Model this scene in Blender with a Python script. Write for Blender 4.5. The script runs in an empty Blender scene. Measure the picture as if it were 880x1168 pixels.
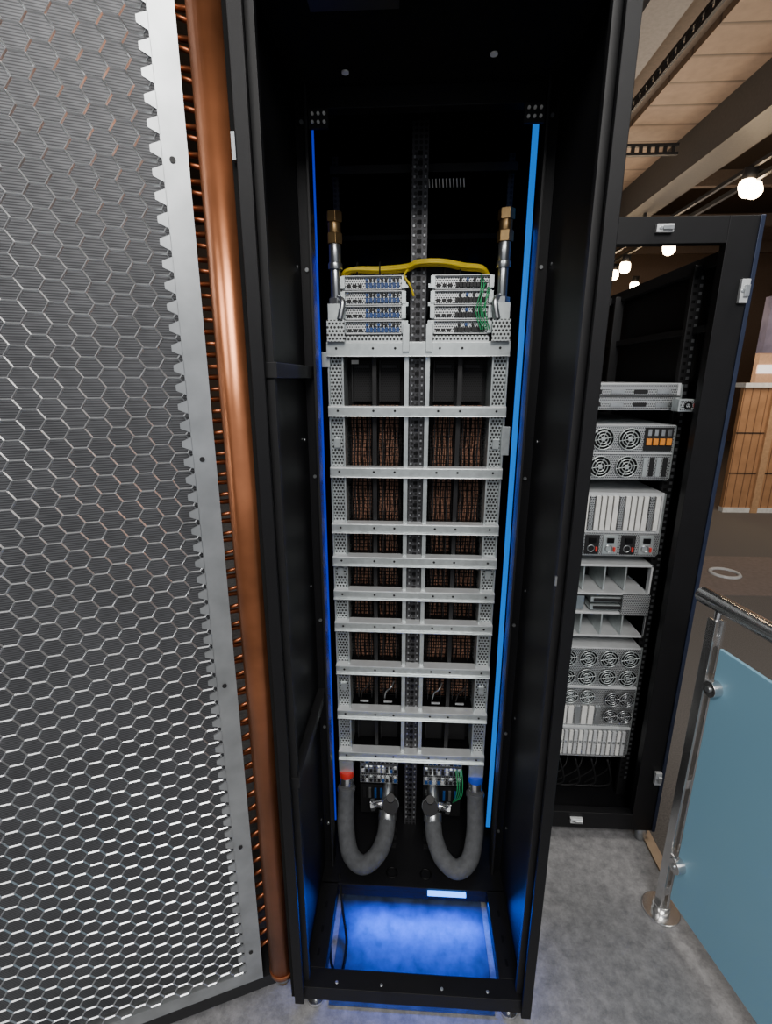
import bpy, math, random
from mathutils import Vector, Matrix
random.seed(7)
S = bpy.context.scene
COL = S.collection

# ------------------------------------------------------------------ materials
def newmat(name):
    m = bpy.data.materials.new(name); m.use_nodes = True
    nt = m.node_tree
    return m, nt, nt.nodes['Principled BSDF']

def mat(name, col, rough=0.5, metal=0.0, var=0.12, nscale=30, bump=0.0, bscale=200, emis=None, estr=0, alpha=1.0, coat=0, spec=.5):
    m, nt, p = newmat(name)
    N, L = nt.nodes, nt.links
    tc = N.new('ShaderNodeTexCoord')
    no = N.new('ShaderNodeTexNoise'); no.inputs['Scale'].default_value = nscale; no.inputs['Detail'].default_value = 4
    L.new(tc.outputs['Object'], no.inputs['Vector'])
    r = N.new('ShaderNodeValToRGB')
    lo = [max(0, c*(1-var)) for c in col]; hi = [min(1, c*(1+var)) for c in col]
    r.color_ramp.elements[0].color = (*lo, 1); r.color_ramp.elements[1].color = (*hi, 1)
    r.color_ramp.elements[0].position = .3; r.color_ramp.elements[1].position = .7
    L.new(no.outputs['Fac'], r.inputs['Fac']); L.new(r.outputs['Color'], p.inputs['Base Color'])
    p.inputs['Roughness'].default_value = rough; p.inputs['Metallic'].default_value = metal
    p.inputs['Specular IOR Level'].default_value = spec
    if bump:
        n2 = N.new('ShaderNodeTexNoise'); n2.inputs['Scale'].default_value = bscale
        L.new(tc.outputs['Object'], n2.inputs['Vector'])
        b = N.new('ShaderNodeBump'); b.inputs['Strength'].default_value = bump; b.inputs['Distance'].default_value = .002
        L.new(n2.outputs['Fac'], b.inputs['Height']); L.new(b.outputs['Normal'], p.inputs['Normal'])
    if emis:
        p.inputs['Emission Color'].default_value = (*emis, 1); p.inputs['Emission Strength'].default_value = estr
    p.inputs['Alpha'].default_value = alpha
    p.inputs['Coat Weight'].default_value = coat
    return m

def perf(name, col, hole, pitch, rad, rough=.4, metal=.8, stagger=True, px=1.0, pz=1.0, spec=.5):
    """sheet metal with a round perforation pattern in the X/Z plane"""
    m, nt, p = newmat(name); N, L = nt.nodes, nt.links
    tc = N.new('ShaderNodeTexCoord'); sp = N.new('ShaderNodeSeparateXYZ'); L.new(tc.outputs['Object'], sp.inputs[0])
    def mth(op, a, b=None):
        n = N.new('ShaderNodeMath'); n.operation = op
        for i, v in enumerate((a, b)):
            if v is None: continue
            if isinstance(v, (int, float)): n.inputs[i].default_value = v
            else: L.new(v, n.inputs[i])
        return n.outputs[0]
    x = mth('MULTIPLY', sp.outputs['X'], px/pitch); z = mth('MULTIPLY', sp.outputs['Z'], pz/pitch)
    zf = mth('FLOOR', z)
    if stagger:
        x = mth('ADD', x, mth('MULTIPLY', mth('MODULO', zf, 2.0), .5))
    fx = mth('SUBTRACT', mth('FRACT', x), .5); fz = mth('SUBTRACT', mth('FRACT', z), .5)
    d = mth('SQRT', mth('ADD', mth('MULTIPLY', fx, fx), mth('MULTIPLY', fz, fz)))
    f = mth('LESS_THAN', d, rad)
    mx = N.new('ShaderNodeMix'); mx.data_type = 'RGBA'
    mx.inputs['A'].default_value = (*col, 1); mx.inputs['B'].default_value = (*hole, 1)
    L.new(f, mx.inputs['Factor']); L.new(mx.outputs['Result'], p.inputs['Base Color'])
    L.new(mth('MULTIPLY', mth('SUBTRACT', 1.0, f), metal), p.inputs['Metallic'])
    p.inputs['Roughness'].default_value = rough; p.inputs['Specular IOR Level'].default_value = spec
    return m

def stripes(name, c1, c2, axis, pitch, duty=.5, rough=.5, metal=.0, bump=0.3):
    m, nt, p = newmat(name); N, L = nt.nodes, nt.links
    tc = N.new('ShaderNodeTexCoord'); sp = N.new('ShaderNodeSeparateXYZ'); L.new(tc.outputs['Object'], sp.inputs[0])
    a = N.new('ShaderNodeMath'); a.operation = 'DIVIDE'; a.inputs[1].default_value = pitch
    L.new(sp.outputs[axis], a.inputs[0])
    b = N.new('ShaderNodeMath'); b.operation = 'FRACT'; L.new(a.outputs[0], b.inputs[0])
    r = N.new('ShaderNodeValToRGB'); r.color_ramp.elements[0].color = (*c1, 1); r.color_ramp.elements[1].color = (*c2, 1)
    r.color_ramp.elements[0].position = max(0, duty-.08); r.color_ramp.elements[1].position = duty+.08
    L.new(b.outputs[0], r.inputs['Fac'])
    no = N.new('ShaderNodeTexNoise'); no.inputs['Scale'].default_value = 9; no.inputs['Detail'].default_value = 5
    L.new(tc.outputs['Object'], no.inputs['Vector'])
    hs = N.new('ShaderNodeHueSaturation'); mr = N.new('ShaderNodeMapRange'); mr.inputs[3].default_value = .7; mr.inputs[4].default_value = 1.3
    L.new(no.outputs['Fac'], mr.inputs[0]); L.new(mr.outputs[0], hs.inputs['Value']); L.new(r.outputs['Color'], hs.inputs['Color'])
    L.new(hs.outputs['Color'], p.inputs['Base Color'])
    if bump:
        bn = N.new('ShaderNodeBump'); bn.inputs['Strength'].default_value = bump; bn.inputs['Distance'].default_value = .002
        L.new(r.outputs['Color'], bn.inputs['Height']); L.new(bn.outputs['Normal'], p.inputs['Normal'])
    p.inputs['Roughness'].default_value = rough; p.inputs['Metallic'].default_value = metal
    return m

BLK = mat('black_powder_coat', (.006, .006, .007), .46, 0, .1, 20, .15, 900, spec=.25)
BLK2 = mat('black_satin', (.012, .012, .013), .5, 0, .1, spec=.35)
FOAM = mat('black_gasket_foam', (.007, .007, .007), .95, spec=.12)
VOID = mat('dark_interior', (.002, .002, .0025), .5, spec=.2)
GLOSS = mat('black_gloss', (.004, .004, .005), .2, spec=.35)
ZINC = mat('galvanised_steel', (.60, .65, .65), .36, .75, .1, 60)
ZINC2 = mat('brushed_nickel', (.5, .52, .53), .28, .9, .1, 60)
WHT = mat('light_grey_sheet', (.64, .66, .67), .45, .35, .06)
MESHM = mat('aluminium_mesh', (.60, .62, .64), .30, .88, .12, 40)
FRAME = mat('aluminium_frame', (.42, .44, .45), .36, .82, .2, 12)
COPP = mat('copper_pipe', (.46, .17, .075), .28, .85, .4, 6, .05, 60)
COPS = mat('copper_stub', (.42, .14, .06), .38, .85, .3, 30)
BRASS = mat('brass', (.42, .27, .12), .35, .85, .2, 40)
WIRE = mat('copper_wire_bundle', (.42, .22, .145), .42, .5, .6, 120)
WIREK = mat('dark_cable', (.02, .016, .015), .6, spec=.3)
YEL = mat('yellow_cable', (.75, .55, .01), .45)
GRN = mat('green_cable', (.02, .33, .12), .5)
BLUEP = mat('blue_latch', (.012, .06, .22), .4)
ORG = mat('orange_handle', (.75, .26, .03), .45)
REDP = mat('red_tag', (.6, .03, .02), .5)
BLUC = mat('blue_tag', (.02, .08, .6), .5)
HOSE = mat('grey_foam_hose', (.078, .082, .088), .85, 0, .2, 60, .4, 300)
LABEL = mat('white_label', (.75, .75, .72), .6)
PERFS = perf('perforated_zinc', (.56, .60, .60), (.015, .015, .015), .0095, .35)
PERFF = perf('perforated_fine', (.62, .64, .64), (.02, .02, .025), .006, .37)
PERFK = perf('perforated_black', (.012, .012, .013), (.001, .001, .001), .006, .34, .55, .0, spec=.25)
PERFR = perf('perforated_rail', (.055, .055, .06), (.002, .002, .002), .0125, .34, .4, .4, False)
FIN = stripes('radiator_fins', (.035, .036, .04), (.115, .118, .126), 'Z', .0042, .42, .5, .3)
LEDR = mat('led_blue_cyan', (.0, .05, .15), .5, emis=(.0, .20, .9), estr=.85)
LEDL = mat('led_blue_deep', (.0, .01, .1), .5, emis=(.0, .03, .8), estr=.6)
LEDB = mat('led_blue_white', (.1, .3, 1), .5, emis=(.05, .25, 1.0), estr=5)
STEEL = mat('stainless_steel', (.68, .68, .68), .22, .95, .05)
LAMPM = mat('lamp_glow', (1, .8, .6), .5, emis=(1, .72, .42), estr=40)
NAVY = mat('blue_black_edge', (.02, .028, .06), .3, .3)

# ------------------------------------------------------------------ mesh builder
def empty(name, loc=(0, 0, 0), rot=0):
    e = bpy.data.objects.new(name, None); COL.objects.link(e); e.location = loc; e.rotation_euler = (0, 0, rot)
    e.empty_display_size = .1
    return e

class B:
    def __init__(s, name, parent=None):
        s.name, s.parent = name, parent; s.v = []; s.f = []; s.mi = []; s.sm = []; s.m = []
    def _m(s, m):
        if m not in s.m: s.m.append(m)
        return s.m.index(m)
    def add(s, vs, fs, m, smooth=False):
        o = len(s.v); s.v += [tuple(v) for v in vs]; k = s._m(m)
        for i, f in enumerate(fs):
            s.f.append([o+j for j in f]); s.mi.append(k)
            s.sm.append(smooth if isinstance(smooth, bool) else smooth[i])
    def box(s, x0, x1, y0, y1, z0, z1, m, M=None):
        vs = [Vector((x, y, z)) for x in (x0, x1) for y in (y0, y1) for z in (z0, z1)]
        if M: vs = [M @ v for v in vs]
        s.add(vs, [(0, 1, 3, 2), (4, 6, 7, 5), (0, 4, 5, 1), (2, 3, 7, 6), (0, 2, 6, 4), (1, 5, 7, 3)], m)
    def cyl(s, p0, p1, r, m, n=16, r2=None):
        p0, p1 = Vector(p0), Vector(p1); d = (p1-p0).normalized(); r2 = r if r2 is None else r2
        a = d.orthogonal().normalized(); b = d.cross(a)
        vs = []
        for p, rr in ((p0, r), (p1, r2)):
            for i in range(n):
                t = 2*math.pi*i/n; vs.append(p+(a*math.cos(t)+b*math.sin(t))*rr)
        fs = [(i, (i+1) % n, n+(i+1) % n, n+i) for i in range(n)]+[tuple(range(n))[::-1], tuple(range(n, 2*n))]
        s.add(vs, fs, m, [n > 8]*n+[False, False])
    def tube(s, pts, r, m, n=10, closed=False):
        P = [Vector(p) for p in pts]; k = len(P); vs = []; a = None
        for i, p in enumerate(P):
            if closed: d = P[(i+1) % k]-P[i-1]
            else: d = P[min(i+1, k-1)]-P[max(i-1, 0)]
            d.normalize()
            a = d.orthogonal().normalized() if a is None else (a-d*a.dot(d)).normalized()
            b = d.cross(a)
            for j in range(n):
                t = 2*math.pi*j/n; vs.append(p+(a*math.cos(t)+b*math.sin(t))*r)
        fs = []
        for i in range(k if closed else k-1):
            q = (i+1) % k
            for j in range(n): fs.append((i*n+j, i*n+(j+1) % n, q*n+(j+1) % n, q*n+j))
        sm = [True]*len(fs)
        if not closed: fs += [tuple(range(n))[::-1], tuple(range((k-1)*n, k*n))]; sm += [False, False]
        s.add(vs, fs, m, sm)
    def ring(s, c, r, w, m, axis='Y', n=24, k=6):
        pts = []
        for i in range(n):
            t = 2*math.pi*i/n
            if axis == 'Y': pts.append((c[0]+r*math.cos(t), c[1], c[2]+r*math.sin(t)))
            elif axis == 'Z': pts.append((c[0]+r*math.cos(t), c[1]+r*math.sin(t), c[2]))
            else: pts.append((c[0], c[1]+r*math.cos(t), c[2]+r*math.sin(t)))
        s.tube(pts, w, m, k, True)
    def done(s, bevel=0):
        me = bpy.data.meshes.new(s.name); me.from_pydata(s.v, [], s.f)
        for m in s.m: me.materials.append(m)
        me.polygons.foreach_set('material_index', s.mi); me.polygons.foreach_set('use_smooth', s.sm)
        me.update()
        o = bpy.data.objects.new(s.name, me); COL.objects.link(o)
        if s.parent: o.parent = s.parent
        if bevel:
            b = o.modifiers.new('bevel', 'BEVEL'); b.width = bevel; b.segments = 2; b.limit_method = 'ANGLE'; b.angle_limit = 1.0
        return o

def spline(pts, n=8):
    P = [Vector(p) for p in pts]; out = []
    for i in range(len(P)-1):
        p0 = P[max(i-1, 0)]; p1 = P[i]; p2 = P[i+1]; p3 = P[min(i+2, len(P)-1)]
        for k in range(n):
            t = k/n
            out.append(.5*((2*p1)+(p2-p0)*t+(2*p0-5*p1+4*p2-p3)*t*t+(3*p1-p0-3*p2+p3)*t**3))
    out.append(P[-1]); return out

# ------------------------------------------------------------------ room
def vinyl():
    m, nt, p = newmat('grey_vinyl_floor'); N, L = nt.nodes, nt.links
    tc = N.new('ShaderNodeTexCoord')
    a = N.new('ShaderNodeTexNoise'); a.inputs['Scale'].default_value = 26; a.inputs['Detail'].default_value = 12; a.inputs['Roughness'].default_value = .8
    L.new(tc.outputs['Object'], a.inputs['Vector'])
    r = N.new('ShaderNodeValToRGB'); r.color_ramp.elements[0].color = (.13, .13, .136, 1); r.color_ramp.elements[1].color = (.27, .268, .272, 1)
    r.color_ramp.elements[0].position = .38; r.color_ramp.elements[1].position = .62
    L.new(a.outputs['Fac'], r.inputs['Fac']); L.new(r.outputs['Color'], p.inputs['Base Color'])
    p.inputs['Roughness'].default_value = .55
    return m
VINYL = vinyl()
CARPET = mat('brown_grey_carpet', (.12, .108, .1), .95, 0, .3, 160, .5, 600)
b = B('floor'); b.box(-6, .865, -5, 14, -.05, 0, VINYL); b.box(.865, 2, -5, 1.38, -.05, 0, VINYL)
b.box(.865, 9, 1.38, 14, -.05, 0, CARPET); b.box(2, 9, -5, 1.38, -.05, 0, CARPET); b.done()
b = B('trim_1'); b.box(.858, .892, 1.36, 5, 0, .008, mat('oak_trim', (.42, .30, .2), .5)); b.done()
b = B('added_glow_mat'); b.box(2.2, 3.4, 3.7, 4.6, 0, .006, mat('mat_brown', (.17, .135, .12), .9))
b.ring((2.72, 4.15, .008), .11, .017, mat('ring_white', (.5, .5, .5), .6), 'Z'); b.done()
b = B('added_glow_mat'); b.box(-.225, .225, .93, 2.0, 0, .002, mat('glow_tint_slate', (.028, .045, .10), .5, 0, .45, 26)); b.done()  # added dark blue sheet, tinted so the blue under-glow looks saturated
CEIL = mat('ceiling_dark', (.07, .05, .035), .8)
b = B('ceiling'); b.box(-6, 9, -5, 14, 5.5, 5.6, CEIL); b.done()
WALLM = mat('hall_wall_brown', (.16, .11, .078), .8)
b = B('wall_back'); b.box(-6, 9, 14, 14.1, 0, 5.5, WALLM); b.done()
b = B('wall_right'); b.box(9, 9.1, -5, 14, 0, 5.5, WALLM); b.done()
b = B('wall_left'); b.box(-6.1, -6, -5, 14, 0, 5.5, WALLM); b.done()

TAN = stripes('tan_slats', (.05, .035, .025), (.235, .165, .115), 'Y', .45, .05, .6)
b = B('ceiling_soffit')
b.box(2.62, 3.4, .5, 13, 4.65, 4.75, TAN)
b.box(1.85, 2.2, .5, 13, 4.6, 4.75, mat('grey_duct', (.2, .185, .175), .6))
b.box(2.2, 2.62, .5, 13, 4.72, 4.8, mat('tan_dark', (.12, .09, .068), .7))
b.box(2.36, 2.39, .5, 13, 4.52, 4.55, BLK2)
b.box(2.36, 2.39, .5, 13, 4.60, 4.63, BLK2)
for i in range(80): b.box(2.365, 2.385, .6+i*.15, .68+i*.15, 4.55, 4.60, BLK2)
for y in (7.4, 11):
    b.box(2.3, 3.3, y, y+.05, 4.4, 4.43, BLK2); b.box(2.3, 3.3, y, y+.05, 4.5, 4.53, BLK2)
    for k in range(10): b.box(2.32+k*.1, 2.36+k*.1, y+.01, y+.04, 4.43, 4.5, BLK2)
b.box(3.4, 3.8, .5, 13, 4.2, 4.75, mat('truss_dark', (.06, .055, .05), .6))
b.box(3.95, 4.0, .5, 13, 3.9, 3.95, BLK2)
BB = mat('brown_beam', (.1, .07, .05), .7)
for k in range(5): b.box(3.9, 8, 4.2+k*2, 4.3+k*2, 4.3, 4.5, BB)
b.done()
sp = empty('ceiling_spotlight_track')
b = B('rail', sp); b.box(3.62, 3.66, 5, 13.5, 3.86, 3.9, BLK2)
b.box(3.62, 3.66, 9, 9.04, 3.9, 4.2, BLK2); b.box(3.62, 3.66, 6, 6.04, 3.9, 4.2, BLK2); b.done()
b = B('lamp_heads', sp)
for (x, y, z) in [(3.64, 6.4, 3.66), (4.0, 6.9, 3.8), (3.75, 8.3, 3.50), (3.64, 9.6, 3.5), (3.9, 10.8, 3.6), (3.5, 11.0, 3.45), (3.64, 12.5, 3.6), (4.6, 11.5, 3.5)]:
    b.cyl((x, y, z+.05), (x, y-.04, z+.22), .07, BLK2)
    b.cyl((x-.03, y-.09, z-.02), (x, y, z+.06), .085, LAMPM, 20)
b.done()

# booth
bo = empty('wood_partition')
WOOD = stripes('wood_panels', (.10, .05, .025), (.42, .22, .105), 'X', .09, .1, .5)
b = B('panels', bo); b.box(3.95, 7, 6.3, 6.36, .06, 1.55, WOOD); b.box(3.95, 7, 6.28, 6.38, 0, .06, LABEL)
b.box(4.28, 4.36, 6.26, 6.3, 0, 1.6, mat('oak_light', (.5, .3, .16), .5)); b.box(3.93, 7, 6.25, 6.5, 1.55, 1.6, LABEL)
for z in (.5, 1.0): b.box(3.95, 7, 6.292, 6.3, z, z+.012, BLK2)
b.done()
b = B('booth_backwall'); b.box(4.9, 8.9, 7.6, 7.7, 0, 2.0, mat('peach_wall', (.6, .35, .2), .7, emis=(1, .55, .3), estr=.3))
b.box(4.9, 8.9, 7.58, 7.62, 1.72, 1.84, mat('white_lightbox', (.8, .8, .8), .5, emis=(1, .92, .85), estr=1.3))
b.box(4.9, 8.9, 7.56, 7.7, 2.0, 2.75, mat('poster_blue', (.15, .13, .16), .6, var=.8, nscale=3, emis=(.3, .24, .3), estr=.3))
b.box(5.25, 8.9, 7.56, 7.7, 2.85, 3.2, mat('cyan_lightbox', (.6, .8, .9), .6, emis=(.6, .85, 1), estr=.8)); b.done()

# ------------------------------------------------------------------ main cabinet
cab = empty('server_cabinet')
b = B('shell', cab)
for sx in (-1, 1):
    x0, x1 = sorted((sx*.29, sx*.308))
    b.box(x0, x1, .905, 2.1, .05, 2.3, BLK)
    xa, xb = sorted((sx*.284, sx*.308))
    b.box(xa, xb, .900, .909, .05, 2.3, BLK)
b.box(-.29, .29, .905, 2.1, 2.265, 2.3, FOAM)
b.box(-.29, .29, 2.08, 2.1, .09, 2.265, GLOSS)
b.done(.0015)
b = B('inner_frame', cab)
for sx in (-1, 1):
    xa, xb = sorted((sx*.258, sx*.29)); b.box(xa, xb, 1.27, 1.3, .09, 2.265, BLK)
    xa, xb = sorted((sx*.258, sx*.264)); b.box(xa, xb, 1.25, 1.272, .09, 2.265, BLK2)
    xa, xb = sorted((sx*.274, sx*.29)); b.box(xa, xb, .93, .945, .09, 2.265, BLK2)
    for z in (1.665, .74): # side stiffener bars
        xa, xb = sorted((sx*.268, sx*.29)); 
        if sx < 0: b.box(xa, xb, .925, 1.27, z-.014, z+.014, BLK2)
    xa, xb = sorted((sx*.232, sx*.25)); b.box(xa, xb, 1.55, 1.56, .09, 2.24, PERFR)
b.box(-.258, .258, 1.27, 1.3, 2.225, 2.265, BLK)
b.box(-.29, .29, .94, .96, 2.24, 2.265, BLK2)
b.box(-.25, .25, 1.5, 1.52, 2.18, 2.2, BLK2)
b.box(-.2, -.05, .98, 1.01, 2.245, 2.262, BLK2)
b.box(-.25, .25, 1.55, 1.57, 2.03, 2.045, VOID)
b.done(.001)
b = B('fasteners', cab)
for (x, y, z) in [(-.168, 1.217, 2.262), (.131, 1.173, 2.262)]: b.cyl((x, y, z), (x, y, z+.004), .0075, mat('white_hole_light', (.9, .9, .88), .5))  # white discs painted in for light showing through ceiling holes
for sx in (-1, 1):
    for z in (2.2, 1.9, 1.4, .98, .62, .25): b.cyl((sx*.2745, 1.27, z), (sx*.2745, 1.266, z), .0045, ZINC2, 10)
    b.box(sx*.235-.022, sx*.235+.022, 1.262, 1.27, 2.185, 2.222, BLK2)
    for k in range(3):
        for q in range(2): b.cyl((sx*(.248-.013*k), 1.262, 2.212-.016*q), (sx*(.248-.013*k), 1.258, 2.212-.016*q), .0034, LABEL, 8)
for i in range(14): b.cyl((-.01+i*.009, 1.46, 2.13), (-.012+i*.009, 1.46, 2.15), .0016, LABEL, 6)
b.box(-.314, -.308, .898, .93, 1.99, 2.03, ZINC2); b.box(.27, .2735, .925, .93, 1.25, 1.27, ZINC2)
for sx in (-1, 1):
    for z in (.3, .7, 1.1, 1.5, 1.9): b.cyl((sx*.29, 1.235, z), (sx*.2885, 1.235, z), .0035, ZINC2, 8)
b.done()
b = B('base_frame', cab)
b.box(-.305, .305, .915, .962, .045, .09, BLK)
for sx in (-1, 1):
    xa, xb = sorted((sx*.235, sx*.29)); b.box(xa, xb, .962, 1.2, .045, .09, BLK)
    b.cyl((sx*.262, .945, 0), (sx*.262, .945, .012), .024, STEEL, 20)
    b.cyl((sx*.262, .945, .012), (sx*.262, .945, .05), .009, ZINC2)
    b.cyl((sx*.262, 2.0, 0), (sx*.262, 2.0, .05), .02, ZINC2)
    for y in (.99, 1.05, 1.12): b.box(sx*.262-.004, sx*.262+.004, y, y+.02, .088, .0905, VOID)
b.box(-.29, .29, 1.195, 2.1, .07, .09, BLK)
b.box(-.29, .29, 1.195, 1.21, .045, .07, BLK)
for x in (-.2, -.08, .08, .2): b.cyl((x, .93, .09), (x, .93, .092), .004, ZINC2, 10)
for sx in (-1, 1): b.ring((sx*.055-.01, 1.24, .091), .017, .003, VOID, 'Z')
b.done(.0015)
b = B('led_strips', cab)
b.box(.261, .275, 1.40, 1.405, .12, 2.262, LEDR)
b.box(-.28, -.272, 1.40, 1.405, .12, 2.262, LEDL)
b.box(.05, .17, 1.185, 1.195, .072, .082, LEDB)
b.done()
b = B('center_rail', cab)
xc = -.008
b.box(xc-.021, xc+.021, 1.425, 1.45, .09, 2.265, PERFR)
z = .12
RB = mat('rail_nut', (.3, .31, .32), .4, .7)
while z < 2.2:
    for sx in (-1, 1): b.box(xc+sx*.014-.0024, xc+sx*.014+.0024, 1.422, 1.426, z, z+.005, RB)
    b.box(xc-.006, xc+.006, 1.424, 1.426, z+.006, z+.016, VOID)
    z += .0222
b.done()
b = B('black_power_cable', cab)
b.tube(spline([(-.235, 1.22, .1), (-.215, 1.15, .04), (-.195, 1.08, .008), (-.2, 1.0, .008), (-.23, 1.02, .008), (-.25, 1.1, .008)]), .004, FOAM)
b.done()

# ------------------------------------------------------------------ compute chassis
ch = empty('liquid_cooled_compute_rack')
HW = .247
bars = [1.729, 1.563, 1.390, 1.221, 1.116, 1.005, .896, .741, .573, .408]
b = B('side_flanges', ch)
for sx in (-1, 1):
    xa, xb = sorted((xc+sx*.207, xc+sx*HW)); b.box(xa, xb, 1.422, 1.426, .395, 1.775, PERFS)
    xa, xb = sorted((xc+sx*(HW-.004), xc+sx*HW)); b.box(xa, xb, 1.405, 1.9, .395, 1.775, ZINC)
    xa, xb = sorted((xc+sx*.203, xc+sx*.208)); b.box(xa, xb, 1.405, 1.6, .395, 1.775, ZINC)
    xa, xb = sorted((xc+sx*.0225, xc+sx*.035)); b.box(xa, xb, 1.405, 1.46, .395, 1.79, ZINC)
    for z in (1.47, 1.07, .66): b.box(xc+sx*.227-.009, xc+sx*.227+.009, 1.414, 1.424, z-.014, z+.014, ZINC)
b.box(xc+.24, xc+.262, 1.40, 1.42, 1.44, 1.52, ZINC); b.box(xc-.262, xc-.24, 1.40, 1.42, 1.68, 1.72, ZINC)
b.done(.0008)
b = B('shelf_bars', ch)
for i, z in enumerate(bars):
    h = .014 if i else .02
    b.box(xc-HW, xc+HW, 1.393, 1.396, z-h, z+h*.75, ZINC)
    b.box(xc-HW, xc+HW, 1.393, 1.43, z+h*.75, z+h*.75+.002, WHT)
    b.box(xc-HW, xc+HW, 1.385, 1.396, z-h-.002, z-h, ZINC2)
    for x in (-.22, -.12, -.06, .06, .12, .22):
        b.cyl((xc+x, 1.393, z), (xc+x, 1.391, z), .0035, BLK2, 8)
b.box(xc-.04, xc-.022, 1.385, 1.41, 1.72, 1.79, ZINC); b.box(xc+.022, xc+.04, 1.385, 1.41, 1.72, 1.79, ZINC)
b.done(.0008)
b = B('bay_backs', ch)
b.box(xc-.205, xc+.205, 1.53, 1.54, .3, 1.76, VOID)
for i, z in enumerate(bars):
    for sx in (-1, 1):
        xa, xb = sorted((xc+sx*.036, xc+sx*.203)); b.box(xa, xb, 1.43, 1.53, z-.004, z+.004, VOID)
for sx in (-1, 1):
    b.box(xc+sx*.1195-.006, xc+sx*.1195+.006, 1.43, 1.44, .41, 1.74, BLK2)
    xa, xb = sorted((xc+sx*.037, xc+sx*.202))
    b.box(xa, xb, 1.5, 1.503, bars[1], bars[0], PERFK); b.box(xa, xb, 1.5, 1.503, bars[9], bars[8], PERFK)
    for c in (.078, .158):
        for z0, z1 in ((1.585, 1.70), (.42, .55)):
            b.box(xc+sx*c-.03, xc+sx*c+.03, 1.475, 1.5, z0, z1, PERFK)
            b.box(xc+sx*c-.03, xc+sx*c-.027, 1.465, 1.5, z0, z1, BLK2); b.box(xc+sx*c-.024, xc+sx*c+.02, 1.47, 1.476, z1-.02, z1-.012, BLK2)
b.done()
b = B('copper_cable_bundles', ch)
for sx in (-1, 1):
    for c in (.078, .160):
        for k in range(15):
            x = xc+sx*(c+(k-7)*.0048)
            ph = random.random()*6
            pts = []
            zz = .60
            while zz < 1.575:
                pts.append((x+.0014*math.sin(zz*60+ph), 1.475+.003*math.cos(zz*33+ph*2), zz)); zz += .025
            b.tube(pts, .0021, WIREK if k in (0, 1, 4, 7, 10, 14) else WIRE, 6)
b.done()
b = B('bay_handles', ch)
for sx in (-1, 1):
    for c in (.08, .16):
        x = xc+sx*c
        b.tube(spline([(x-.012, 1.44, .60), (x-.006, 1.425, .64), (x+.01, 1.42, .66), (x+.02, 1.44, .67)]), .0025, ZINC2 if c < .1 else WIREK, 6)
        b.box(x-.014, x+.014, 1.43, 1.434, .594, .60, RB)
b.box(xc-.185, xc-.165, 1.44, 1.446, 1.69, 1.70, LABEL)
for sx in (-1, 1):
    for i in range(84):
        z = .60+i*.01165
        xa, xb = sorted((xc+sx*.037, xc+sx*.202))
        b.box(xa, xb, 1.462, 1.464, z, z+.0024, VOID)
    for c in (.055, .097, .137, .182): b.box(xc+sx*c-.0014, xc+sx*c+.0014, 1.46, 1.464, .59, 1.56, BLK2)
b.done()

# upper switch sleds
b = B('upper_sleds', ch)
for sx in (-1, 1):
    xa, xb = (xc-.2, xc-.038) if sx < 0 else (xc+.038, xc+.19)
    b.box(xa, xb, 1.425, 1.9, 1.755, 1.915, BLK2)
    for k in range(4):
        z0 = 1.768+k*.037
        b.box(xa, xb, 1.412, 1.43, z0, z0+.030, PERFF)
        b.box(xa-.002, xb+.002, 1.402, 1.43, z0+.030, z0+.0325, WHT)
        b.box(xa-.002, xb+.002, 1.404, 1.43, z0-.002, z0, WHT)
        for e in (xa, xb): b.box(e-.006, e+.006, 1.398, 1.43, z0, z0+.03, ZINC)
        n = 9
        for q in range(n):
            x = xa+.06+q*(xb-xa-.07)/n
            b.box(x, x+.0085, 1.405, 1.413, z0+.003, z0+.015, BLUEP if sx < 0 else BLK2)
            if q % 2 or sx < 0: b.box(x, x+.007, 1.406, 1.413, z0+.018, z0+.026, BLK2 if q % 3 else BLUEP)
        for q in range(3): b.box(xa+.01+q*.015, xa+.021+q*.015, 1.408, 1.413, z0+.005, z0+.012, BLK2)
    b.box(xa, xb, 1.40, 1.43, 1.745, 1.762, PERFS)
    for k in range(3): b.box(xc+sx*.034-.008, xc+sx*.034+.008, 1.4, 1.41, 1.79+.045*k, 1.80+.045*k, ZINC)
b.done(.0005)
b = B('yellow_fibre_cables', ch)
for k in range(20):
    o = random.uniform(-.008, .008); p = random.uniform(-.018, .018); r = random.uniform(0, .014)
    b.tube(spline([(-.212+o, 1.44, 1.900), (-.19+o, 1.42+p, 1.921+r*.5), (-.11, 1.43+p, 1.920+r), (-.04, 1.42+p, 1.922+r*1.1), (-.01, 1.405+p, 1.930+r),
                   (.05, 1.40+p, 1.930+r), (.11, 1.42+p, 1.924+r), (.16, 1.43+p, 1.921+r*.8), (.182+o, 1.44, 1.905)]), .0033, YEL, 6)
b.tube(spline([(-.03, 1.41, 1.93), (-.045, 1.395, 1.91), (-.03, 1.393, 1.885), (-.02, 1.4, 1.86)]), .003, YEL, 6)
for x in (-.17, -.11, .06, .1): b.ring((x, 1.425, 1.93), .017, .0022, BLK2, 'X', 16)
b.done()
b = B('green_patch_cables', ch)
for k in range(5):
    x = .155+k*.006
    b.tube(spline([(x, 1.40, 1.91-.01*k), (x+random.uniform(-.01, .01), 1.385, 1.87), (x-.012, 1.384, 1.82), (x+.004, 1.395, 1.775)]), .0014, GRN, 5)
for k in range(4): b.tube(spline([(.145+k*.007, 1.4, .36), (.15+k*.006, 1.37, .32), (.147+k*.006, 1.375, .27), (.14, 1.4, .22)]), .0014, GRN, 5)
b.done()
b = B('manifold_couplings', ch)
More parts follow.
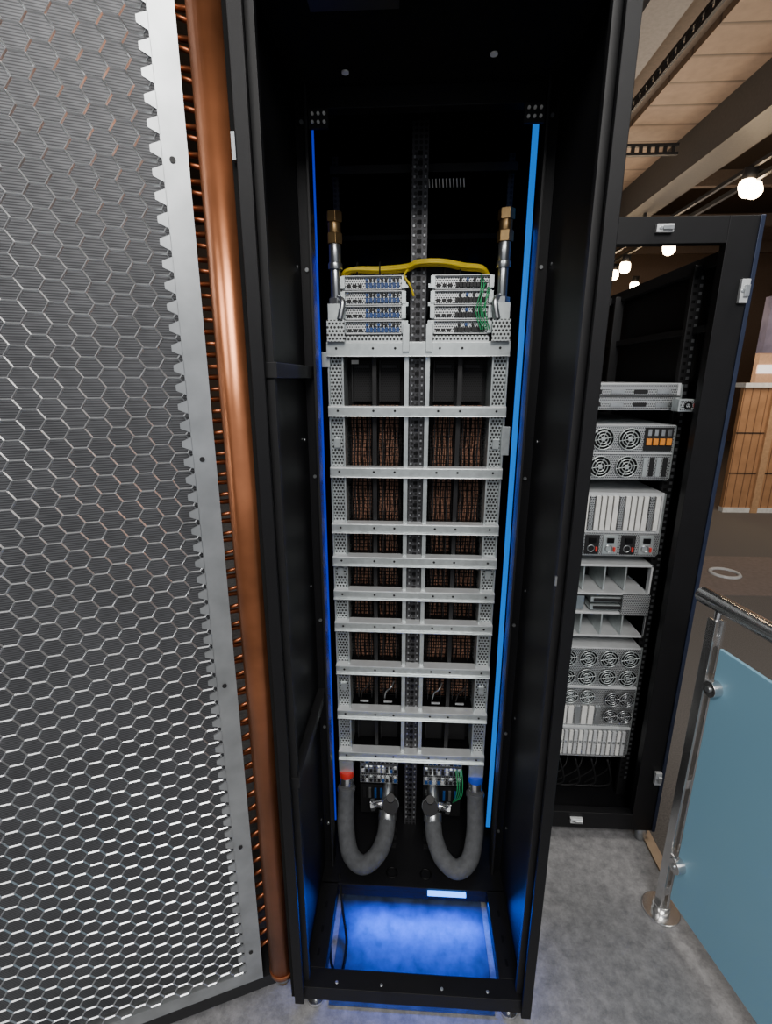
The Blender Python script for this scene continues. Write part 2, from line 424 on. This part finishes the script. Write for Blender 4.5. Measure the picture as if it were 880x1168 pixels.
for sx in (-1, 1):
    x = xc+sx*.218; y = 1.40
    b.box(x-.02, x+.02, y-.02, y+.05, 1.775, 1.84, ZINC); b.box(x-.024, x+.024, y-.024, y-.018, 1.745, 1.80, PERFS)
    b.cyl((x, y, 1.84), (x, y, 1.855), .021, ZINC2, 6)
    b.cyl((x, y, 1.855), (x, y, 1.93), .0135, ZINC2); b.cyl((x, y, 1.925), (x, y, 1.94), .019, ZINC2, 20)
    b.cyl((x, y, 1.94), (x, y, 1.985), .016, ZINC2); b.cyl((x, y, 1.985), (x, y, 2.01), .021, BRASS, 6)
    b.cyl((x, y, 2.01), (x, y, 2.035), .017, BRASS); b.cyl((x, y, 2.035), (x, y, 2.06), .0215, BRASS, 6)
    b.tube(spline([(x, y, 1.86), (x-sx*.02, y-.02, 1.845), (x-sx*.012, y-.025, 1.8)]), .008, ZINC2, 8)
b.done(.0008)

# lower panels
b = B('lower_io_panels', ch)
b.box(xc-.2, xc+.2, 1.5, 1.52, .09, .39, VOID)
for sx in (-1, 1):
    xa, xb = sorted((xc+sx*.045, xc+sx*.178))
    b.box(xa, xb, 1.43, 1.5, .262, .385, BLK2)
    for k in range(3):
        z0 = .268+k*.04
        b.box(xa, xb, 1.424, 1.43, z0, z0+.034, PERFF if k != 1 else ZINC2)
        for q in range(9):
            x = xa+.006+q*.0142
            b.box(x, x+.009, 1.42, 1.425, z0+.006, z0+.018, random.choice([BLK2, BLUEP, BLK2, WHT]))
            b.box(x, x+.008, 1.421, 1.425, z0+.022, z0+.029, random.choice([BLK2, ZINC, WHT]))
    b.box(xa, xb, 1.43, 1.45, .13, .255, PERFK)
    for q in range(6): b.box(xa+.01+q*.02, xa+.018+q*.02, 1.425, 1.431, .2, .24, random.choice([ZINC2, BLK2, BLUEP]))
    for zz in (.12, .16): b.cyl((xc+sx*.1, 1.43, zz), (xc+sx*.1, 1.425, zz), .008, LABEL if zz > .13 else ZINC2)
    for q in range(3): b.box(xc+sx*.06-.012, xc+sx*.06+.012, 1.33+q*.03, 1.345+q*.03, .088, .094, BLK2)
b.done()

hs = empty('coolant_hose_assembly')
b = B('hoses', hs)
c2 = B('couplings', hs)
for sx in (-1, 1):
    X = xc+sx*.222; XI = xc+sx*.078
    pts = spline([(X, 1.385, .285), (X, 1.37, .235), (X+(-sx)*.004, 1.325, .175), (xc+sx*.196, 1.265, .132), (xc+sx*.152, 1.237, .121), (xc+sx*.108, 1.262, .134), (xc+sx*.084, 1.31, .158), (XI, 1.36, .185)], 10)
    b.tube(pts, .0285, HOSE, 20)
    c2.cyl((X, 1.39, .275), (X, 1.40, .318), .024, STEEL, 20); c2.cyl((X, 1.387, .268), (X, 1.389, .278), .031, ZINC2, 20)
    c2.cyl((X, 1.40, .318), (X, 1.402, .34), .0255, REDP if sx < 0 else BLUC, 20)
    c2.box(X-.024, X+.024, 1.39, 1.44, .338, .395, ZINC)
    c2.cyl((XI, 1.355, .18), (XI, 1.375, .20), .031, ZINC2, 20)
    c2.cyl((XI, 1.37, .195), (XI, 1.39, .245), .021, STEEL, 20)
    c2.cyl((XI, 1.43, .25), (XI, 1.35, .258), .019, ZINC2, 20)
    c2.cyl((XI-sx*.012, 1.37, .245), (XI-sx*.012, 1.325, .27), .026, BLK2, 24)
    c2.cyl((XI-sx*.012, 1.345, .262), (XI-sx*.012, 1.335, .266), .0275, ZINC2, 24)
    c2.cyl((XI-sx*.012, 1.345, .28), (XI-sx*.012, 1.33, .30), .014, BLK2, 16)
    c2.cyl((XI, 1.385, .225), (XI+sx*.055, 1.38, .215), .013, STEEL, 16)
    c2.cyl((XI+sx*.045, 1.38, .217), (XI+sx*.058, 1.38, .2145), .019, ZINC2, 6)
    c2.tube(spline([(XI+sx*.03, 1.37, .225), (XI+sx*.045, 1.35, .25), (XI+sx*.06, 1.35, .26)]), .004, STEEL, 8)
b.done(); c2.done(.0006)

# ------------------------------------------------------------------ rear door heat exchanger
ang = math.atan2(.384, .924)
dr = empty('heat_exchanger_door', (-.400, .932, 0), ang)
W = .72; Z0, Z1 = .10, 2.42
FW = .055
s = .0222; cp = 1.5*s; rp = .0345
vs = {}; V = []; F = []
def vid(x, z):
    k = (round(x*20000), round(z*20000))
    if k not in vs: vs[k] = len(V); V.append((x, 0, z))
    return vs[k]
nc = int((W-FW)/cp); nr = int((Z1-Z0-.06)/rp)
for i in range(nc):
    cx = -FW+.006-i*cp-s*.5
    for j in range(nr):
        cz = Z0+.05+j*rp+(rp/2 if i % 2 else 0)
        hexv = [(cx+s, cz), (cx+s/2, cz+rp/2), (cx-s/2, cz+rp/2), (cx-s, cz), (cx-s/2, cz-rp/2), (cx+s/2, cz-rp/2)]
        F.append([vid(round(a, 5), round(c, 5)) for a, c in hexv][::-1])
me = bpy.data.meshes.new('honeycomb_mesh'); me.from_pydata(V, [], F); me.materials.append(MESHM); me.update()
o = bpy.data.objects.new('honeycomb_mesh', me); COL.objects.link(o); o.parent = dr
w = o.modifiers.new('wire', 'WIREFRAME'); w.thickness = .0043; w.use_replace = True; w.use_even_offset = False
b = B('door_frame', dr)
b.box(-FW+.014, 0, -.004, 0, Z0, Z1, FRAME)
b.box(-.004, 0, 0, .03, Z0, Z1, FRAME)
b.box(-W-.05, -W, -.004, .03, Z0, Z1, FRAME)
b.box(-W, 0, -.003, .0, Z0, Z0+.03, FRAME); b.box(-W, 0, 0, .05, Z0-.012, Z0, FRAME)
b.box(-W, 0, -.003, .0, Z1-.03, Z1, FRAME)
z = Z0+.05
while z < Z1-.04:
    t = [(-FW+.015, -.004, z-.013), (-FW+.015, -.004, z+.013), (-FW-.003, -.004, z+.005), (-FW-.003, -.004, z-.005)]
    b.add(t+[(x, 0, q) for x, y, q in t], [(0, 1, 2, 3), (7, 6, 5, 4), (0, 4, 5, 1), (1, 5, 6, 2), (2, 6, 7, 3), (3, 7, 4, 0)], FRAME)
    z += rp
for z in (Z0+.1, .55, 1.0, 1.5, 2.0): b.cyl((-.025, -.004, z), (-.025, -.006, z), .005, BLK2, 12)
b.done()
b = B('radiator_core', dr)
b.box(-W, -.03, .035, .09, Z0+.01, Z1, FIN)
b.box(-W-.05, .0, .1, .12, Z0, Z1, BLK2)
b.box(-.03, -.026, .03, .1, Z0, Z1, FOAM)
b.done()
b = B('copper_stubs', dr)
z = Z0+.04
while z < Z1-.02:
    b.cyl((-.06, .05, z), (.045, .05, z+.001), .0052, COPS, 10)
    b.cyl((.0, .03, z+.02), (.045, .048, z+.021), .004, COPS, 10)
    z += .042
b.done()
b = B('copper_header_pipe', dr)
PX = .052
b.cyl((PX, -.012, .13), (PX-.004, -.016, 2.6), .033, COPP, 32)
b.cyl((PX, -.012, .115), (PX, -.012, .13), .034, COPP, 32, None)
b.cyl((PX, -.012, .07), (PX, -.012, .115), .015, BRASS, 16)
b.cyl((PX, -.012, .095), (PX, -.012, .112), .026, ZINC2, 20)
b.done()
b = B('door_lower_rail', dr)
b.box(-W, .085, .0, .09, .05, Z0-.012, BLK2)
b.box(-.62, -.6, .02, .07, 0, .05, BLK2); b.box(.05, .07, .03, .08, 0, .05, BLK2)
b.done()
gk = B('door_gasket_strip', cab)
gk.box(-.322, -.308, .93, .96, .05, 2.3, FOAM); gk.box(-.318, -.31, .91, .93, .06, 2.28, FOAM); gk.done()

# ------------------------------------------------------------------ second cabinet
c2 = empty('server_cabinet')
b = B('frame', c2)
Y0 = 1.48
b.box(.80, .885, Y0, Y0+.03, .05, 2.06, BLK); b.box(.32, .37, Y0, Y0+.03, .05, 2.06, BLK)
b.box(.37, .80, Y0, Y0+.03, 1.995, 2.06, BLK); b.box(.37, .80, Y0, Y0+.03, .05, .12, BLK)
b.box(.875, .887, Y0-.004, Y0+.004, .05, 2.06, NAVY)
b.box(.845, .86, Y0+.03, 2.6, .05, 1.99, BLK); b.box(.32, .335, Y0+.03, 2.6, .05, 1.99, BLK)
b.box(.335, .845, Y0+.03, 2.6, .05, .07, BLK); b.box(.335, .845, 2.58, 2.6, .07, 1.7, BLK)
b.box(.82, .845, Y0+.03, 2.6, 1.955, 1.99, BLK2); b.box(.82, .845, Y0+.03, 2.6, 1.78, 1.80, BLK2)
b.box(.335, .845, 2.3, 2.33, 1.95, 1.98, BLK2)
for y in (1.62, 2.2): b.box(.80, .835, y, y+.02, .07, 1.97, BLK2)
for x in (.35, .85):
    for y in (1.5, 2.55): b.cyl((x, y, 0), (x, y, .05), .02, ZINC2)
b.done(.0012)
b = B('rail_holes', c2)
z = .15
while z < 1.95:
    b.box(.805, .815, 1.6195, 1.6215, z, z+.009, FOAM); b.box(.822, .83, 1.6185, 1.6215, z, z+.009, RB); z += .022
b.done()
b = B('hinges', c2)
for (x, z, w, h) in ((.862, 1.876, .011, .03), (.862, .29, .011, .025), (.634, 2.03, .022, .01), (.60, .09, .022, .01)):
    b.box(x-w, x+w, Y0-.012, Y0, z-h, z+h, WHT); b.cyl((x-w*.5, Y0-.014, z), (x-w*.5, Y0-.01, z), .005, ZINC2)
    b.box(x-w*.3, x+w*.9, Y0-.018, Y0-.01, z-h*.5, z+h*.5, ZINC2)
b.done(.001)
b = B('loose_cables', c2)
for k in range(5):
    x = .5+k*.06
    b.tube(spline([(x, 1.6, .25), (x+.03, 1.62, .12), (x-.05, 1.66, .08), (x+.08, 1.75, .08), (x+.1, 1.8, .2)]), .004, BLK2, 6)
b.done()

SX0, SX1, SY = .36, .79, 1.576
def server(z0, z1, depth=.7):
    e = empty('rack_server')
    b = B('chassis', e)
    b.box(SX0, SX1, SY, SY+depth, z0, z1, WHT)
    b.box(SX0-.012, SX1+.012, SY+.01, SY+.014, z0+.004, z1-.004, ZINC)
    return e, b
def fan(b, x, z, r, y=SY, m=ZINC):
    b.cyl((x, y, z), (x, y-.002, z), r, VOID, 28)
    for q in (1, .72, .45): b.ring((x, y-.004, z), r*q, .0016, m)
    b.cyl((x, y-.002, z), (x, y-.006, z), r*.22, m, 14)
    for k in range(6):
        t = k*math.pi/3+.2; b.cyl((x, y-.004, z), (x+math.cos(t)*r, y-.004, z+math.sin(t)*r), .0014, m, 6)
e, b = server(1.557, 1.637)
for k in range(2):
    z = 1.561+k*.039
    b.box(SX0+.01, SX1-.01, SY-.003, SY, z, z+.034, PERFF)
    for q in range(6): b.box(SX0+.02+q*.068, SX0+.06+q*.068, SY-.006, SY, z+.006, z+.018, ZINC2 if q % 2 else BLK2)
b.box(SX0, SX1, SY-.006, SY, 1.597, 1.6, BLK2)
b.box(.76, .87, SY-.06, SY-.02, 1.556, 1.592, ZINC); b.box(.765, .865, SY-.064, SY-.06, 1.56, 1.588, PERFF); b.box(.775, .80, SY-.03, SY, 1.56, 1.588, ZINC)
b.ring((.785, SY-.066, 1.574), .009, .003, VOID); b.box(.80, .81, SY-.067, SY-.06, 1.568, 1.580, REDP); b.done(.0008)
e, b = server(1.338, 1.512)
for k in range(2):
    zc = 1.382+k*.087
    b.box(SX0, SX1, SY-.004, SY, zc-.041, zc+.041, PERFF)
    b.box(SX0, SX1, SY-.007, SY, zc+.040, zc+.043, WHT)
    for q in range(4): fan(b, SX0+.05+q*.082, zc, .033, SY-.006)
    b.box(.70, .785, SY-.008, SY, zc-.036, zc+.036, BLK2 if k else PERFF)
    for q in range(4):
        if k: b.box(.705+q*.02, .720+q*.02, SY-.014, SY-.008, zc-.018, zc+.002, ORG); b.box(.707+q*.02, .718+q*.02, SY-.012, SY-.008, zc+.01, zc+.03, ZINC2)
        else: b.box(.705+q*.02, .718+q*.02, SY-.012, SY-.008, zc-.03, zc+.03, BLK2 if q % 2 else ZINC)
b.done(.0006)
e, b = server(1.081, 1.296)
for q in range(22):
    x = SX0+.01+q*.0188
    b.box(x, x+.0145, SY-.006, SY, 1.17, 1.285, LABEL if q % 5 else PERFF); b.box(x+.015, x+.018, SY-.002, SY+.001, 1.17, 1.285, BLK2)
b.box(SX0, SX1, SY-.006, SY, 1.086, 1.162, PERFF)
for q in range(7):
    x = SX0+.02+q*.058; b.box(x, x+.046, SY-.009, SY, 1.09, 1.155, BLK2 if q % 2 else ZINC)
    b.box(x+.012, x+.034, SY-.014, SY-.008, 1.13, 1.146, VOID); b.box(x+.034, x+.04, SY-.015, SY-.008, 1.1, 1.115, REDP)
    b.ring((x+.02, SY-.011, 1.11), .011, .0018, ZINC2)
b.done(.0006)
e = empty('rack_server'); b = B('chassis', e)
b.box(SX0, SX1, SY+.16, SY+.5, .781, 1.05, BLK2)
b.box(SX0, SX1, SY, SY+.2, 1.042, 1.05, WHT); b.box(SX0, SX1, SY, SY+.2, .781, .789, WHT)
for x in (SX0, .43, .50, .57, .64, .71, SX1-.006): 
    b.box(x, x+.005, SY, SY+.16, .789, .868, ZINC); b.box(x, x+.005, SY+.02, SY+.16, .95, 1.042, ZINC)
b.box(SX0, SX0+.006, SY, SY+.2, .781, 1.05, WHT); b.box(SX1-.006, SX1, SY, SY+.2, .781, 1.05, WHT)
b.box(SX0, SX1, SY, SY+.16, .868, .875, WHT); b.box(SX0, SX1, SY, SY+.16, .94, .947, WHT)
for k in range(2): b.box(.60, .775, SY+.005, SY+.15, .882+k*.028, .9+k*.028, ZINC); b.box(.61, .70, SY, SY+.01, .886+k*.028, .897+k*.028, BLK2)
b.box(SX0+.02, .58, SY+.01, SY+.15, .88, .93, ZINC2)
b.box(.70, .79, SY-.01, SY+.1, .87, .945, PERFF)
b.done(.0006)
e, b = server(.284, .74)
b.box(SX0, SX1, SY-.004, SY, .29, .735, PERFF)
for k in range(2):
    for q in range(6): fan(b, SX0+.037+q*.0715, .70-k*.075, .031, SY-.006)
for q in range(2):
    for k in range(2): fan(b, .71+q*.05, .54-k*.07, .026, SY-.012, ZINC2)
for q in range(5): fan(b, SX0+.03+q*.058, .545, .026, SY-.007)
for q in range(13):
    x = SX0+.01+q*.024; b.box(x, x+.018, SY-.01, SY, .43, .505, LABEL if q % 3 else ZINC2)
b.box(SX0, SX1, SY-.012, SY, .412, .42, WHT); b.box(SX0, SX1, SY-.012, SY, .582, .588, WHT)
for q in range(24):
    b.box(SX0+.01+q*.0172, SX0+.022+q*.0172, SY-.01, SY, .30, .40, WHT if q % 2 else LABEL); b.box(SX0+.012+q*.0172, SX0+.02+q*.0172, SY-.013, SY-.009, .35, .36, ZINC2)
b.done(.0006)

# ------------------------------------------------------------------ balustrade
bd = Vector((.2, -.98, 0)).normalized()
P0 = Vector((.80, 1.235, 0))
rot = math.atan2(bd.y, bd.x)
bl = empty('glass_balustrade', P0, rot)   # local +x runs along the railing
b = B('handrail', bl)
b.cyl((-.06, 0, 1.075), (1.6, 0, 1.075), .0225, STEEL, 28); b.cyl((-.066, 0, 1.075), (-.06, 0, 1.075), .019, STEEL, 28, .0225)
b.done()
b = B('posts', bl)
for px in (0, 1.5):
    b.box(px-.014, px+.014, -.016, -.007, .03, 1.03, STEEL); b.box(px-.014, px+.014, .007, .016, .03, 1.03, STEEL)
    b.cyl((px, 0, .95), (px, 0, 1.055), .008, STEEL)
    for z in (.09, .5, .97): b.box(px-.01, px+.01, -.007, .007, z-.015, z+.015, STEEL)
    b.cyl((px, 0, 0), (px, 0, .008), .055, STEEL, 36); b.cyl((px, 0, .008), (px, 0, .035), .026, STEEL, 28)
    for z in (.24, .85):
        sgn = 1 if px == 0 else -1
        b.cyl((px+sgn*.045, -.03, z), (px+sgn*.045, .03, z), .022, STEEL, 24); b.box(px-.01, px+sgn*.05, -.012, .012, z-.008, z+.008, STEEL)
        b.cyl((px+sgn*.045, -.034, z), (px+sgn*.045, -.03, z), .008, ZINC2, 16)
b.done(.001)
GL, nt, p = newmat('frosted_teal_glass')
tcn = nt.nodes.new('ShaderNodeTexCoord'); nz = nt.nodes.new('ShaderNodeTexNoise'); nz.inputs['Scale'].default_value = 2
nt.links.new(tcn.outputs['Object'], nz.inputs['Vector'])
rr = nt.nodes.new('ShaderNodeValToRGB'); rr.color_ramp.elements[0].color = (.20, .41, .56, 1); rr.color_ramp.elements[1].color = (.25, .48, .62, 1)
nt.links.new(nz.outputs['Fac'], rr.inputs['Fac']); nt.links.new(rr.outputs['Color'], p.inputs['Base Color'])
p.inputs['Roughness'].default_value = .35; p.inputs['Alpha'].default_value = .92
b = B('glass_panel', bl); b.box(.03, 1.47, -.005, .005, .09, .96, GL); b.done(.002)

# ------------------------------------------------------------------ lights
def area(name, loc, target, size, power, col=(1, 1, 1), sy=None):
    l = bpy.data.lights.new(name, 'AREA'); l.energy = power; l.color = col; l.size = size
    if sy: l.shape = 'RECTANGLE'; l.size_y = sy
    o = bpy.data.objects.new(name, l); COL.objects.link(o); o.location = loc
    o.rotation_euler = (Vector(target)-Vector(loc)).to_track_quat('-Z', 'Y').to_euler()
    return o
area('hall_light', (.3, -2.2, 4.2), (0, 1.3, 1.0), 1.8, 195, (1, .97, .93))
area('hall_light', (-2.2, -1.2, 3.6), (-.6, 1, 1.1), 1.2, 50, (1, .97, .94))
area('hall_light', (2.2, 1.0, 4.3), (1.2, 2.0, 0), 1.2, 70, (1, .95, .88))
area('hall_light', (4.2, 5.2, 2.6), (4.4, 6.3, .8), 1.0, 26, (1, .82, .62))
area('hall_light', (3.0, 6.5, 2.8), (3.0, 6.0, 5), 3, 100, (1, .84, .68), 6)
area('blue_base_light', (0.02, 1.178, .066), (0.02, 1.06, 0), .40, 4.2, (.0, .10, 1), .02)
area('blue_side_light', (.25, 1.36, 1.2), (.29, 1.33, 1.2), .015, .6, (0, .12, 1), 1.6)
area('blue_side_light', (-.255, 1.36, 1.2), (-.29, 1.33, 1.2), .015, .8, (0, .03, 1), 1.5)

wd = bpy.data.worlds.new('hall_ambient'); S.world = wd; wd.use_nodes = True
bg = wd.node_tree.nodes['Background']; bg.inputs['Color'].default_value = (.85, .88, .95, 1); bg.inputs['Strength'].default_value = .55

# ------------------------------------------------------------------ camera
cd = bpy.data.cameras.new('camera'); cam = bpy.data.objects.new('camera', cd); COL.objects.link(cam)
cam.location = (-.018, 0, 1.65)
cam.rotation_euler = (math.radians(90-15.2), 0, math.radians(3.07))
cd.sensor_fit = 'VERTICAL'; cd.sensor_height = 24; cd.lens = 24*560/1168
cd.clip_start = .02; cd.clip_end = 100
S.camera = cam
